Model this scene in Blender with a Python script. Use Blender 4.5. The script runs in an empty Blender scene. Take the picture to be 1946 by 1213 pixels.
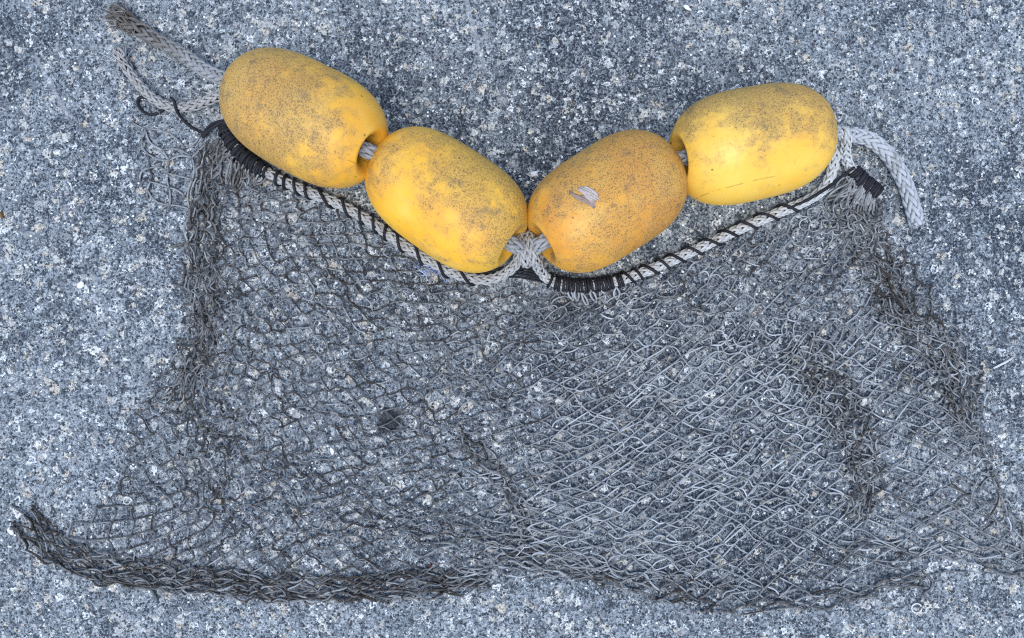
import bpy, math, random
import numpy as np
from mathutils import Vector, Matrix
from mathutils.bvhtree import BVHTree

random.seed(7)
rng = np.random.default_rng(7)
S = 0.0005            # metres per picture unit on the ground
H = 1300.0            # camera height, in the same units
CX, CY = 973.0, 606.5
sc = bpy.context.scene
COL = sc.collection
PI = math.pi


def W(px, py, z=0.0):
    """ground plan position (in units) of a point seen at px,py that stands z above the ground"""
    f = (H - z) / H
    return np.array([(px - CX) * f, (CY - py) * f, z], float)


# ------------------------------------------------------------------ mesh building
class MB:
    def __init__(self):
        self.v, self.f, self.a, self.n = [], [], [], 0

    def add(self, v, f, tone=0.5):
        v = np.asarray(v, float)
        t = np.full(len(v), tone, float) if np.isscalar(tone) else np.asarray(tone, float)
        self.v.append(v); self.a.append(t)
        self.f.extend([tuple(i + self.n for i in q) for q in f])
        self.n += len(v)

    def tube(self, p, r, sides=6, tone=0.5, caps=True, flat=None):
        p = np.asarray(p, float); n = len(p)
        r = np.full(n, r, float) if np.isscalar(r) else np.asarray(r, float)
        T, N, B = frames(p)
        a = np.arange(sides) * 2 * PI / sides
        ring = (np.cos(a)[None, :, None] * N[:, None, :] + np.sin(a)[None, :, None] * B[:, None, :])
        if flat is not None:      # flat = (directions, factor): squash along the given directions
            D, k = flat
            d = np.einsum('nsk,nk->ns', ring, D)
            ring = ring - (1 - k) * d[..., None] * D[:, None, :]
        v = (p[:, None, :] + ring * r[:, None, None]).reshape(-1, 3)
        f = []
        for i in range(n - 1):
            b = i * sides
            for j in range(sides):
                k2 = (j + 1) % sides
                f.append((b + j, b + k2, b + sides + k2, b + sides + j))
        if caps:
            f.append(tuple(range(sides - 1, -1, -1)))
            f.append(tuple((n - 1) * sides + j for j in range(sides)))
        tt = tone if np.isscalar(tone) else np.repeat(np.asarray(tone, float), sides)
        self.add(v, f, tt)

    def ball(self, c, r, tone=0.5, nu=6, nv=4, sq=(1, 1, 1), rot=0.0):
        v, f = [], []
        v.append((0, 0, 1))
        for i in range(1, nv):
            for j in range(nu):
                t = PI * i / nv; a = 2 * PI * j / nu
                v.append((math.sin(t) * math.cos(a), math.sin(t) * math.sin(a), math.cos(t)))
        v.append((0, 0, -1))
        for j in range(nu):
            f.append((0, 1 + j, 1 + (j + 1) % nu))
        for i in range(nv - 2):
            for j in range(nu):
                a = 1 + i * nu + j; b = 1 + i * nu + (j + 1) % nu
                f.append((a, a + nu, b + nu, b))
        L = len(v) - 1
        for j in range(nu):
            f.append((L, L - nu + (j + 1) % nu, L - nu + j))
        v = np.array(v) * np.array(sq) * r
        c_, s_ = math.cos(rot), math.sin(rot)
        v = v @ np.array([[c_, s_, 0], [-s_, c_, 0], [0, 0, 1]])
        self.add(v + np.asarray(c), f, tone)

    def build(self, name, mat, parent=None, origin=None, smooth=True):
        v = np.concatenate(self.v) * S
        o = np.zeros(3) if origin is None else np.asarray(origin, float) * S
        me = bpy.data.meshes.new(name)
        me.from_pydata((v - o).tolist(), [], self.f)
        at = me.attributes.new('tone', 'FLOAT', 'POINT')
        at.data.foreach_set('value', np.concatenate(self.a))
        if smooth:
            me.polygons.foreach_set('use_smooth', [True] * len(me.polygons))
        me.materials.append(mat); me.update()
        ob = bpy.data.objects.new(name, me); COL.objects.link(ob)
        if parent is not None:
            ob.parent = parent
            ob.location = Vector(o) - parent.location
        else:
            ob.location = o
        return ob


def frames(p):
    n = len(p)
    T = np.gradient(p, axis=0)
    T /= np.maximum(np.linalg.norm(T, axis=1, keepdims=True), 1e-9)
    N = np.zeros_like(p)
    up = np.array([0, 0, 1.0])
    if abs(T[0] @ up) > 0.95:
        up = np.array([1.0, 0, 0])
    v = up - T[0] * (T[0] @ up)
    N[0] = v / np.linalg.norm(v)
    for i in range(1, n):
        v = N[i - 1] - T[i] * (N[i - 1] @ T[i])
        N[i] = v / max(np.linalg.norm(v), 1e-9)
    return T, N, np.cross(T, N)


def spline(pts, step=4.0):
    """Catmull-Rom (centripetal-ish) through pts, resampled evenly"""
    p = np.asarray(pts, float)
    e = np.vstack([2 * p[0] - p[1], p, 2 * p[-1] - p[-2]])
    out = []
    for i in range(1, len(e) - 2):
        a, b, c, d = e[i - 1], e[i], e[i + 1], e[i + 2]
        m = max(4, int(np.linalg.norm(c - b) / 1.5))
        L = np.linalg.norm(c - b)
        m1 = (c - a) / max(np.linalg.norm(c - b) + np.linalg.norm(b - a), 1e-6) * L
        m2 = (d - b) / max(np.linalg.norm(d - c) + np.linalg.norm(c - b), 1e-6) * L
        t = np.linspace(0, 1, m, endpoint=False)[:, None]
        out.append((2*t**3 - 3*t**2 + 1) * b + (t**3 - 2*t**2 + t) * m1 + (-2*t**3 + 3*t**2) * c + (t**3 - t**2) * m2)
    out.append(e[-2][None])
    q = np.concatenate(out)
    s = np.concatenate([[0], np.cumsum(np.linalg.norm(np.diff(q, axis=0), axis=1))])
    n = max(3, int(s[-1] / step))
    t = np.linspace(0, s[-1], n)
    return np.stack([np.interp(t, s, q[:, k]) for k in range(3)], 1)


def arclen(p):
    return np.concatenate([[0], np.cumsum(np.linalg.norm(np.diff(p, axis=0), axis=1))])


def tag(o, label=None, cat=None, group=None, kind=None):
    if label: o['label'] = label
    if cat: o['category'] = cat
    if group: o['group'] = group
    if kind: o['kind'] = kind
    return o


def empty(name, loc):
    o = bpy.data.objects.new(name, None); COL.objects.link(o)
    o.location = Vector(np.asarray(loc, float) * S); o.empty_display_size = 0.02
    return o


# ------------------------------------------------------------------ node helper
class NT:
    def __init__(self, name, dim='3D'):
        self.dim = dim
        self.m = bpy.data.materials.new(name); self.m.use_nodes = True
        self.t = self.m.node_tree; self.t.nodes.clear()
        self.out = self.t.nodes.new('ShaderNodeOutputMaterial')
        self.b = self.t.nodes.new('ShaderNodeBsdfPrincipled')
        self.t.links.new(self.b.outputs[0], self.out.inputs[0])

    def lk(self, a, sock):
        if hasattr(a, 'links'): self.t.links.new(a, sock)
        elif isinstance(a, (tuple, list)):
            sock.default_value = tuple(a) + ((1,) if len(sock.default_value) == 4 and len(a) == 3 else ())
        else: sock.default_value = a

    def n(self, typ, **kw):
        nd = self.t.nodes.new(typ)
        for k, v in kw.items(): setattr(nd, k, v)
        return nd

    def math(self, op, a, b=0.0, c=None, clamp=False):
        nd = self.n('ShaderNodeMath', operation=op, use_clamp=clamp)
        self.lk(a, nd.inputs[0]); self.lk(b, nd.inputs[1])
        if c is not None: self.lk(c, nd.inputs[2])
        return nd.outputs[0]

    def vmath(self, op, a, b=(0, 0, 0), scale=None):
        nd = self.n('ShaderNodeVectorMath', operation=op)
        self.lk(a, nd.inputs[0])
        if scale is not None: self.lk(scale, nd.inputs['Scale'])
        else: self.lk(b, nd.inputs[1])
        return nd.outputs['Value'] if op in ('LENGTH', 'DOT_PRODUCT', 'DISTANCE') else nd.outputs[0]

    def noise(self, vec, scale, detail=3.0, rough=0.55, color=False):
        nd = self.n('ShaderNodeTexNoise', noise_dimensions=self.dim); self.lk(vec, nd.inputs['Vector'])
        nd.inputs['Scale'].default_value = scale; nd.inputs['Detail'].default_value = detail
        nd.inputs['Roughness'].default_value = rough
        return nd.outputs['Color' if color else 'Fac']

    def voro(self, vec, scale, feature='F1', rand=1.0):
        nd = self.n('ShaderNodeTexVoronoi', feature=feature, voronoi_dimensions=self.dim); self.lk(vec, nd.inputs['Vector'])
        nd.inputs['Scale'].default_value = scale; nd.inputs['Randomness'].default_value = rand
        return nd

    def ramp(self, fac, stops, interp='LINEAR'):
        nd = self.n('ShaderNodeValToRGB'); self.lk(fac, nd.inputs[0])
        cr = nd.color_ramp; cr.interpolation = interp
        while len(cr.elements) < len(stops): cr.elements.new(0.5)
        for e, (p, c) in zip(cr.elements, stops):
            e.position = p; e.color = (c if isinstance(c, (tuple, list)) else (c, c, c)) + (1,) if not isinstance(c, (int, float)) else (c, c, c, 1)
        return nd.outputs[0]

    def ss(self, x, lo, hi):
        nd = self.n('ShaderNodeMapRange', interpolation_type='SMOOTHSTEP')
        self.lk(x, nd.inputs[0])
        self.lk(lo, nd.inputs[1]); self.lk(hi, nd.inputs[2])
        return nd.outputs[0]

    def mix(self, fac, a, b, blend='MIX'):
        nd = self.n('ShaderNodeMix', data_type='RGBA', blend_type=blend)
        self.lk(fac, nd.inputs[0]); self.lk(a, nd.inputs[6]); self.lk(b, nd.inputs[7])
        return nd.outputs[2]

    def sep(self, c):
        nd = self.n('ShaderNodeSeparateColor'); self.lk(c, nd.inputs[0]); return nd.outputs

    def bump(self, h, dist, strength=1.0, normal=None):
        nd = self.n('ShaderNodeBump'); self.lk(h, nd.inputs['Height'])
        nd.inputs['Distance'].default_value = dist; nd.inputs['Strength'].default_value = strength
        if normal is not None: self.lk(normal, nd.inputs['Normal'])
        return nd.outputs[0]

    def coord(self, which='Object'):
        return self.n('ShaderNodeTexCoord').outputs[which]

    def set(self, color=None, rough=None, normal=None, spec=None):
        if color is not None: self.lk(color, self.b.inputs['Base Color'])
        if rough is not None: self.lk(rough, self.b.inputs['Roughness'])
        if normal is not None: self.lk(normal, self.b.inputs['Normal'])
        if spec is not None: self.b.inputs['Specular IOR Level'].default_value = spec
        return self.m


# ------------------------------------------------------------------ materials
def mat_asphalt():
    m = NT('asphalt', '2D')
    P = m.vmath('SCALE', m.coord(), scale=1.0 / S)          # picture units
    w1 = m.vmath('SUBTRACT', m.noise(P, 0.10, 1, 0.6, True), (0.5, 0.5, 0.5))
    w2 = m.vmath('SUBTRACT', m.noise(P, 0.30, 1, 0.6, True), (0.5, 0.5, 0.5))
    Q = m.vmath('ADD', m.vmath('ADD', P, m.vmath('SCALE', w1, scale=15.0)), m.vmath('SCALE', w2, scale=7.0))
    big = m.noise(P, 0.0030, 3, 0.6)                          # broad wear
    mid = m.noise(P, 0.016, 4, 0.7)
    wear_tone = m.math('ADD', m.math('MULTIPLY', big, 0.50), m.math('MULTIPLY', mid, 0.50))
    # broad tone patches: darker behind the floats and under the right half of the net
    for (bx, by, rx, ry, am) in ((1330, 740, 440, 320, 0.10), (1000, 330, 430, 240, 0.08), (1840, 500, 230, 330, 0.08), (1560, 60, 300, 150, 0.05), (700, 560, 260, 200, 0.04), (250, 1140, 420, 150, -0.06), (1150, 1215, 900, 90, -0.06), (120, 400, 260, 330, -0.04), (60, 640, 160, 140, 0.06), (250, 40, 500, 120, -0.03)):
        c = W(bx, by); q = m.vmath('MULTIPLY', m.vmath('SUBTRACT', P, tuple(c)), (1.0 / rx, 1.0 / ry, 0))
        wear_tone = m.math('SUBTRACT', wear_tone, m.math('MULTIPLY', m.ss(m.vmath('LENGTH', q), 1.25, 0.2), am))
    wear_toneN = m.ss(wear_tone, 0.32, 0.61)                            # 0 dark fines, 1 pale fines
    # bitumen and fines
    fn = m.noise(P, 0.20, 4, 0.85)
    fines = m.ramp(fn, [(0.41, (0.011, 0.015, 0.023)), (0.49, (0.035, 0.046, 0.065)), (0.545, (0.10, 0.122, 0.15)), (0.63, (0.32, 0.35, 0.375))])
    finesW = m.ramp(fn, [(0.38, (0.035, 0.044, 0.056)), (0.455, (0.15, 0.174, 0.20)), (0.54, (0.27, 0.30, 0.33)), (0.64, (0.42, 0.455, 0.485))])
    col = m.mix(wear_toneN, fines, finesW)
    spk0 = m.noise(P, 0.19, 3, 0.75)
    spk = m.ramp(spk0, [(0.38, 0.45), (0.47, 0.92), (0.62, 1.25)])

    def layer(col, size, frac_dark, frac_pale, e0, e1, pal, k, edge):
        V = m.vmath('ADD', Q, (k * 37.1, k * 91.7, k * 11.3))
        v = m.voro(V, 1.0 / size)
        r, g, b = m.sep(v.outputs['Color'])[:3]
        thr = m.math('ADD', m.math('MULTIPLY', wear_toneN, frac_pale - frac_dark), frac_dark)
        on = m.math('LESS_THAN', r, thr)
        hi = m.math('ADD', m.math('MULTIPLY', b, e1), e0)      # the stone fills a random part of its cell
        fac = m.math('MULTIPLY', on, m.ss(v.outputs['Distance'], hi, m.math('SUBTRACT', hi, edge)))
        rim = m.math('MULTIPLY', on, m.ss(v.outputs['Distance'], m.math('ADD', hi, 0.16), hi))
        col = m.mix(m.math('MULTIPLY', rim, 0.42), col, (0.018, 0.021, 0.030))
        sc_ = m.mix(1.0, m.ramp(g, pal), spk, 'MULTIPLY')
        return m.mix(fac, col, sc_), fac

    palS = [(0.0, (0.026, 0.034, 0.044)), (0.25, (0.13, 0.147, 0.165)), (0.55, (0.31, 0.335, 0.36)), (0.90, (0.43, 0.455, 0.475)), (1.0, (0.60, 0.625, 0.64))]
    palM = [(0.0, (0.12, 0.135, 0.16)), (0.25, (0.25, 0.275, 0.30)), (0.45, (0.38, 0.40, 0.415)), (0.72, (0.48, 0.485, 0.475)), (0.92, (0.43, 0.39, 0.335)), (1.0, (0.56, 0.575, 0.575))]
    palL = [(0.0, (0.20, 0.21, 0.23)), (0.3, (0.36, 0.37, 0.385)), (0.6, (0.47, 0.475, 0.46)), (0.85, (0.46, 0.415, 0.35)), (1.0, (0.62, 0.62, 0.59))]
    col, f1 = layer(col, 6.8, 0.34, 0.50, 0.30, 0.35, palS, 1, 0.04)
    col, f2 = layer(col, 11.0, 0.26, 0.40, 0.25, 0.38, palM, 2, 0.03)
    col, f3 = layer(col, 18.0, 0.10, 0.16, 0.22, 0.36, palL, 3, 0.035)
    col, f4 = layer(col, 30.0, 0.02, 0.045, 0.18, 0.28, palL, 4, 0.025)
    # thin curved shell bits: arcs round a few cell centres
    V = m.vmath('ADD', Q, (500, 77, 3)); vd = m.voro(V, 1 / 26.0)
    rr, gg, bb = m.sep(vd.outputs['Color'])[:3]
    d = m.math('ABSOLUTE', m.math('SUBTRACT', vd.outputs['Distance'], m.math('ADD', m.math('MULTIPLY', gg, 0.12), 0.14)))
    rim = m.math('MULTIPLY', m.math('LESS_THAN', rr, 0.13), m.ss(d, 0.085, 0.03))
    rim = m.math('MULTIPLY', rim, m.ss(mid, 0.40, 0.50))
    col = m.mix(m.math('MULTIPLY', rim, 0.9), col, (0.74, 0.75, 0.76))
    # bright quartz specks
    vs = m.voro(P, 1 / 5.0); sr, sg, sb_ = m.sep(vs.outputs['Color'])[:3]
    sk = m.math('MULTIPLY', m.math('LESS_THAN', sr, 0.014), m.ss(vs.outputs['Distance'], 0.5, 0.3))
    col = m.mix(sk, col, (0.80, 0.82, 0.83))
    pk = m.math('MULTIPLY', m.math('GREATER_THAN', sr, 0.91), m.ss(vs.outputs['Distance'], 0.6, 0.35))
    col = m.mix(m.math('MULTIPLY', pk, 0.85), col, (0.010, 0.012, 0.018))
    # dark crevices between the stones
    cv = m.noise(m.vmath('ADD', Q, (9, 31, 5)), 0.085, 4, 0.72)
    ct = m.math('ADD', m.math('MULTIPLY', wear_toneN, -0.05), 0.47)
    pit = m.ss(cv, ct, m.math('SUBTRACT', ct, 0.035))
    col = m.mix(m.math('MULTIPLY', pit, 0.85), col, m.mix(m.ss(fn, 0.45, 0.65), (0.014, 0.018, 0.028), (0.10, 0.115, 0.14)))
    # oil and tar stains
    for (sx, sy, rad, amt) in ((742, 800, 33, 1.0), (682, 686, 20, 0.55), (1070, 590, 42, 0.5), (535, 885, 14, 0.6), (500, 945, 18, 0.4)):
        c = W(sx, sy)
        dd = m.vmath('DISTANCE', m.vmath('ADD', P, m.vmath('SCALE', w1, scale=26.0)), tuple(c))
        st = m.math('MULTIPLY', m.ss(dd, rad * 1.1, rad * 0.45), amt)
        col = m.mix(st, col, m.mix(0.12, (0.012, 0.014, 0.018), col))
    # light scuffs where something was dragged
    for (x0, y0, x1, y1) in ((60, 95, 140, 240), (880, -20, 925, 150)):
        a_, b_ = W(x0, y0), W(x1, y1); dv_ = b_ - a_; ln = np.linalg.norm(dv_); dv_ /= ln
        q = m.vmath('SUBTRACT', P, tuple(a_))
        al = m.vmath('DOT_PRODUCT', q, tuple(dv_)); ac = m.math('ABSOLUTE', m.vmath('DOT_PRODUCT', q, (-dv_[1], dv_[0], 0)))
        ac = m.math('ADD', ac, m.math('MULTIPLY', m.math('SUBTRACT', mid, 0.5), 8.0))
        win = m.math('MULTIPLY', m.ss(al, 0, 20), m.ss(al, ln, ln - 30))
        sf = m.math('MULTIPLY', m.math('MULTIPLY', m.ss(ac, 5.5, 1.5), win), 0.38)
        col = m.mix(sf, col, (0.46, 0.47, 0.50))
    n = m.bump(m.noise(P, 0.14, 3, 0.8), 0.0016, 0.8)
    col = m.mix(1.0, col, (1.0, 1.03, 1.0), 'MULTIPLY')      # even green tint that offsets the purple cast of the sky light
    return m.set(col, 0.75, n, 0.3)


def mat_float(name, base, orange, dirt, film, bias, seed, seams=(), streak=0.0):
    """weathered foam float; bias = local direction (x,y,z) towards which the grime sits"""
    m = NT(name)
    C = m.coord()
    raw = m.vmath('SCALE', C, scale=1.0 / S)
    P = m.vmath('ADD', raw, (seed * 311.0, seed * 57.0, seed * 23.0))
    g = m.vmath('DOT_PRODUCT', raw, tuple(np.array(bias) / 100.0))
    n1 = m.noise(P, 0.010, 4, 0.6); n2 = m.noise(P, 0.034, 5, 0.72); n3 = m.noise(P, 0.007, 2, 0.5)
    # 0.5 is the mean of each noise
    grime = m.math('ADD', m.math('ADD', m.math('MULTIPLY', m.math('SUBTRACT', n1, 0.5), 2.0), m.math('MULTIPLY', m.math('SUBTRACT', n2, 0.5), 2.2)), m.math('MULTIPLY', g, 0.45))
    gm = m.ss(grime, -0.05 - dirt, 0.85 - dirt)
    col = m.mix(m.ss(n3, 0.38, 0.62), base, orange)
    # sun-chalked paler areas
    col = m.mix(m.math('MULTIPLY', m.ss(m.noise(m.vmath('ADD', P, (50, 9, 4)), 0.012, 4), 0.46, 0.70), 0.40), col, (0.88, 0.60, 0.14))
    # brown-grey film
    col = m.mix(m.math('MULTIPLY', gm, film), col, (0.34, 0.22, 0.085))
    blot = m.math('MULTIPLY', m.ss(m.noise(m.vmath('ADD', P, (7, 70, 1)), 0.026, 5, 0.75), 0.52, 0.68), m.math('ADD', m.math('MULTIPLY', gm, 0.75), 0.05))
    col = m.mix(m.math('MULTIPLY', blot, 0.72), col, (0.17, 0.125, 0.07))
    # pits filled with dirt: fine speckle whose density follows the grime
    fine = m.noise(P, 0.42, 2, 0.7)
    th = m.math('ADD', m.math('MULTIPLY', gm, -0.17), 0.665)
    s1 = m.ss(fine, th, m.math('ADD', th, 0.12))
    fine2 = m.noise(m.vmath('ADD', P, (99, 3, 8)), 0.17, 2, 0.6)
    th2 = m.math('ADD', m.math('MULTIPLY', gm, -0.13), 0.735)
    s2 = m.ss(fine2, th2, m.math('ADD', th2, 0.05))
    v = m.voro(m.vmath('ADD', P, (39.0, 21.0, 0)), 1.0 / 13.0)
    s3 = m.math('MULTIPLY', m.math('LESS_THAN', m.sep(v.outputs['Color'])[0], 0.05), m.ss(v.outputs['Distance'], 0.24, 0.10))
    sp = m.math('MAXIMUM', m.math('MAXIMUM', m.math('MULTIPLY', s1, 0.60), m.math('MULTIPLY', s2, 0.50)), m.math('MULTIPLY', s3, 0.7))
    col = m.mix(sp, col, (0.075, 0.052, 0.030))
    hg = m.math('SUBTRACT', m.math('MULTIPLY', m.noise(P, 0.16, 3, 0.6), 0.35), m.math('MULTIPLY', sp, 0.5))
    # mould seams: hairlines along planes of the float
    for (d, off, x0, x1) in seams:
        h = m.math('ABSOLUTE', m.math('ADD', m.math('SUBTRACT', m.vmath('DOT_PRODUCT', raw, tuple(d)), off), m.math('MULTIPLY', m.math('SUBTRACT', m.noise(P, 0.03, 2), 0.5), 5.0)))
        xs = m.n('ShaderNodeSeparateXYZ'); m.lk(raw, xs.inputs[0])
        win = m.math('MULTIPLY', m.ss(xs.outputs[0], x0, x0 + 12.0), m.ss(xs.outputs[0], x1, x1 - 25.0))
        br = m.ss(m.noise(P, 0.05, 2), 0.40, 0.52)
        ln = m.math('MULTIPLY', m.math('MULTIPLY', m.ss(h, 1.3, 0.4), win), br)
        col = m.mix(m.math('MULTIPLY', ln, 0.4), col, (0.20, 0.11, 0.025))
        hg = m.math('SUBTRACT', hg, m.math('MULTIPLY', ln, 1.5))
    nrm = m.bump(hg, 0.0003, 0.5)
    return m.set(col, m.math('ADD', m.math('MULTIPLY', gm, 0.25), 0.38), nrm, 0.5)


def mat_fibre(name, lo, hi, grime, gscale=0.03, rough=0.8, gthr=0.55, streaks=True):
    """rope yarn: colour runs lo..hi with the 'tone' attribute, plus dirt by position"""
    m = NT(name)
    P = m.vmath('SCALE', m.coord(), scale=1.0 / S)
    at = m.n('ShaderNodeAttribute', attribute_name='tone').outputs['Fac']
    t = m.math('ADD', at, m.math('MULTIPLY', m.math('SUBTRACT', m.noise(P, 0.16, 3, 0.7), 0.5), 0.55), clamp=True)
    col = m.mix(t, lo, hi)
    gr = m.ss(m.noise(P, gscale, 4, 0.65), gthr, gthr + 0.2)
    col = m.mix(m.math('MULTIPLY', gr, 0.7), col, grime)
    sp = m.ss(m.noise(P, 0.45, 2, 0.6), 0.62, 0.74)
    col = m.mix(m.math('MULTIPLY', sp, 0.35), col, grime)
    n = m.bump(m.noise(P, 0.5, 3, 0.7), 0.0005, 0.6)
    return m.set(col, rough, n, 0.25)


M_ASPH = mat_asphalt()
M_ROPE = mat_fibre('float_rope_yarn', (0.10, 0.085, 0.068), (0.455, 0.485, 0.505), (0.10, 0.072, 0.045), 0.02, 0.7, 0.57)
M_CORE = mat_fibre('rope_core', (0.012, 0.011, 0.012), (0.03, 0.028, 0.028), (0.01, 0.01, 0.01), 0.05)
M_HEAD = mat_fibre('head_rope_yarn', (0.15, 0.125, 0.10), (0.53, 0.55, 0.545), (0.13, 0.095, 0.06), 0.022, 0.75, 0.57)
M_TWINE = mat_fibre('black_twine', (0.008, 0.008, 0.011), (0.028, 0.028, 0.034), (0.05, 0.048, 0.045), 0.05, 0.6, 0.66)
M_NET = mat_fibre('net_twine', (0.040, 0.033, 0.027), (0.57, 0.61, 0.62), (0.040, 0.032, 0.023), 0.012, 0.7, 0.62)
M_BLUE = mat_fibre('blue_fibre', (0.10, 0.15, 0.36), (0.50, 0.60, 0.82), (0.2, 0.25, 0.45), 0.05)
M_WOOD = mat_fibre('bleached_wood', (0.26, 0.17, 0.12), (0.66, 0.60, 0.56), (0.25, 0.17, 0.12), 0.06)
M_SHELL = mat_fibre('shell', (0.55, 0.54, 0.52), (0.82, 0.82, 0.82), (0.45, 0.42, 0.38), 0.08, 0.5)
M_RED = mat_fibre('red_chip', (0.13, 0.025, 0.025), (0.20, 0.045, 0.04), (0.12, 0.03, 0.03), 0.1, 0.5)
M_BROWN = mat_fibre('brown_husk', (0.10, 0.05, 0.02), (0.30, 0.18, 0.08), (0.06, 0.03, 0.015), 0.1, 0.6)

# ------------------------------------------------------------------ ground
gm = MB()
G = 7000
gm.add([(-G, -G, 0), (G, -G, 0), (G, G, 0), (-G, G, 0)], [(0, 1, 2, 3)])
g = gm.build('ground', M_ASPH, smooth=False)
tag(g, 'weathered grey asphalt with pale shell and stone aggregate under the net', 'ground', kind='structure')

# ------------------------------------------------------------------ floats
def float_profile(a, R, hole=23.0, mouth=44.0, nx=3.3, nr=2.2):
    pts = []
    xm = a * (1 - (mouth / R) ** nr) ** (1 / nx)
    # bore, then the flared mouth, then the barrel
    half = []
    half.append((0.0, hole)); half.append((xm - 44, hole))
    for t in np.linspace(0, 1, 12)[1:]:
        ang = t * PI / 2
        half.append((xm - 34 + 34 * math.sin(ang) - 0.0, hole + (mouth - hole) * (1 - math.cos(ang))))
    ths = np.linspace(math.acos(min(1, (mouth / R) ** (nr / 2))), 0, 34)
    # superellipse |x/a|^nx + |r/R|^nr = 1, walked from the mouth to the waist
    us = np.linspace(0, 1, 40)
    rs = mouth + (R - mouth) * np.sin(us * PI / 2)
    for r in rs[1:]:
        half.append((a * max(0.0, 1 - (r / R) ** nr) ** (1 / nx), r))
    right = half
    left = [(-x, r) for x, r in half[::-1]]
    return right + left[1:]          # starts in the bore, goes out right, over the outside, back in on the left


def make_float(px, py, ang, tilt, a, R, mat, label, z=None, asym=0.0):
    prof = np.array(float_profile(a, R))
    nseg = 72
    th = np.arange(nseg) * 2 * PI / nseg
    n = len(prof)
    rad = prof[:, 1] * (1 + asym * prof[:, 0] / a)
    v = np.stack([np.repeat(prof[:, 0], nseg), (rad[:, None] * np.cos(th)).ravel(), (rad[:, None] * np.sin(th)).ravel()], 1)
    # hand-moulded unevenness
    v[:, 1] *= 1 + 0.010 * np.sin(v[:, 0] / 60 + px); v[:, 2] *= 1 + 0.008 * np.cos(v[:, 0] / 47 + py)
    f = []
    for i in range(n - 1):
        for j in range(nseg):
            k = (j + 1) % nseg
            f.append((i * nseg + j, (i + 1) * nseg + j, (i + 1) * nseg + k, i * nseg + k))
    for j in range(nseg):
        k = (j + 1) % nseg
        f.append(((n - 1) * nseg + j, j, k, (n - 1) * nseg + k))
    mb = MB(); mb.add(v, f)
    o = mb.build('net_float', mat)
    R3 = Matrix.Rotation(ang, 3, 'Z') @ Matrix.Rotation(-tilt, 3, 'Y')
    vv = v @ np.array(R3).T
    zc = -vv[:, 2].min() + (z or 0.0)
    c = W(px, py, zc)
    o.matrix_world = Matrix.Translation(Vector(c * S)) @ R3.to_4x4()
    tag(o, label, 'float', 'yellow floats strung on the braided rope')
    ax = np.array(R3)[:, 0]
    return o, c, ax


D = math.radians
YEL, ORA = (0.80, 0.45, 0.028), (0.76, 0.37, 0.022)
fm = [
    mat_float('float_plastic_grimy', (0.86, 0.48, 0.045), (0.82, 0.40, 0.030), 0.72, 0.60, (-0.75, -0.1, 0.1), 1, (((0, 0.95, 0.3), -20, 112, 165),)),
    mat_float('float_plastic_bright', (0.92, 0.50, 0.034), (0.88, 0.42, 0.024), 0.44, 0.52, (0.2, 0.7, 0.2), 2, (((0, 0.9, 0.45), 22, -175, -105),)),
    mat_float('float_plastic_orange', (0.80, 0.37, 0.024), (0.74, 0.30, 0.017), 0.86, 0.46, (-0.7, -0.35, 0.1), 3),
    mat_float('float_plastic_pale', (0.90, 0.53, 0.065), (0.86, 0.46, 0.045), 0.44, 0.62, (-0.35, -1.25, 0.0), 4, (((0, 1.0, 0.0), 72, 0, 160),)),
]
F = [
    make_float(579, 225, D(-29), D(13), 154, 97, fm[0], 'grimiest dull yellow foam float, beside the frayed rope ends, all over speckled'),
    make_float(849, 380, D(-35), D(9), 151, 97, fm[1], 'clean bright yellow foam float just left of the rope knot'),
    make_float(1153, 384, D(33) + PI, D(9), 146, 98, fm[2], 'orange-yellow foam float with dark speckles and a wood chip on it'),
    make_float(1427, 275, D(12.5) + PI, D(6), 143, 97, fm[3], 'pale yellow foam float with dirty upper half beside the curled rope tail'),
]
bvhs = []
for o, c, ax in F:
    me = o.data; mw = o.matrix_world
    bvhs.append(BVHTree.FromPolygons([mw @ v.co for v in me.vertices], [tuple(p.vertices) for p in me.polygons]))


def on_float(i, px, py):
    cam = Vector((0, 0, H * S)); tgt = Vector(W(px, py) * S)
    hit, nrm, _, _ = bvhs[i].ray_cast(cam, (tgt - cam).normalized())
    return np.array(hit) / S, np.array(nrm)


# ------------------------------------------------------------------ braided ropes
def braid(mb, core, path, R, tone, n=8, ncol=4, pitch=None, rs=None, amp=None, loosen=None, sides=6):
    """n strands each way; a strand lies on top in every other of 2*ncol columns (a herringbone plait)"""
    s = arclen(path); T, N, B = frames(path)
    rs = rs or R * 0.28; amp = amp or R * 0.20; pitch = pitch or R * 11.0
    Rc = R - rs - amp * 0.5
    lo = np.zeros(len(path)) if loosen is None else loosen
    tone = np.full(len(path), tone) if np.isscalar(tone) else tone
    for d in (1, -1):
        for k in range(n):
            th = 2 * PI * k / n + d * 2 * PI * s / pitch + (0.0 if d > 0 else PI / n)
            r = Rc + d * amp * np.cos(ncol * th)
            jit = rng.normal(0, 1) * 0.05 * R
            ph1, ph2 = rng.uniform(0, 6.28, 2)
            r = r + jit * 0.3 + lo * R * (0.30 + 0.35 * np.sin(s / 17 + ph1))
            th = th + lo * 0.35 * np.sin(s / 23 + ph2)
            rad = np.cos(th)[:, None] * N + np.sin(th)[:, None] * B
            p = path + r[:, None] * rad
            p[:, 2] = np.maximum(p[:, 2], rs * 0.8)
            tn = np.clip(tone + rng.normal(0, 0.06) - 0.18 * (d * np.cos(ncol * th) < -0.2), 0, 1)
            w = rs * (1 + 0.06 * rng.normal()) * (0.9 + 0.12 * d * np.cos(ncol * th)) * (1 - 0.35 * lo)
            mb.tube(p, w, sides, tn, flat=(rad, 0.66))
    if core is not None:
        core.tube(path, Rc * 0.95, 10, 0.4)


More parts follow.
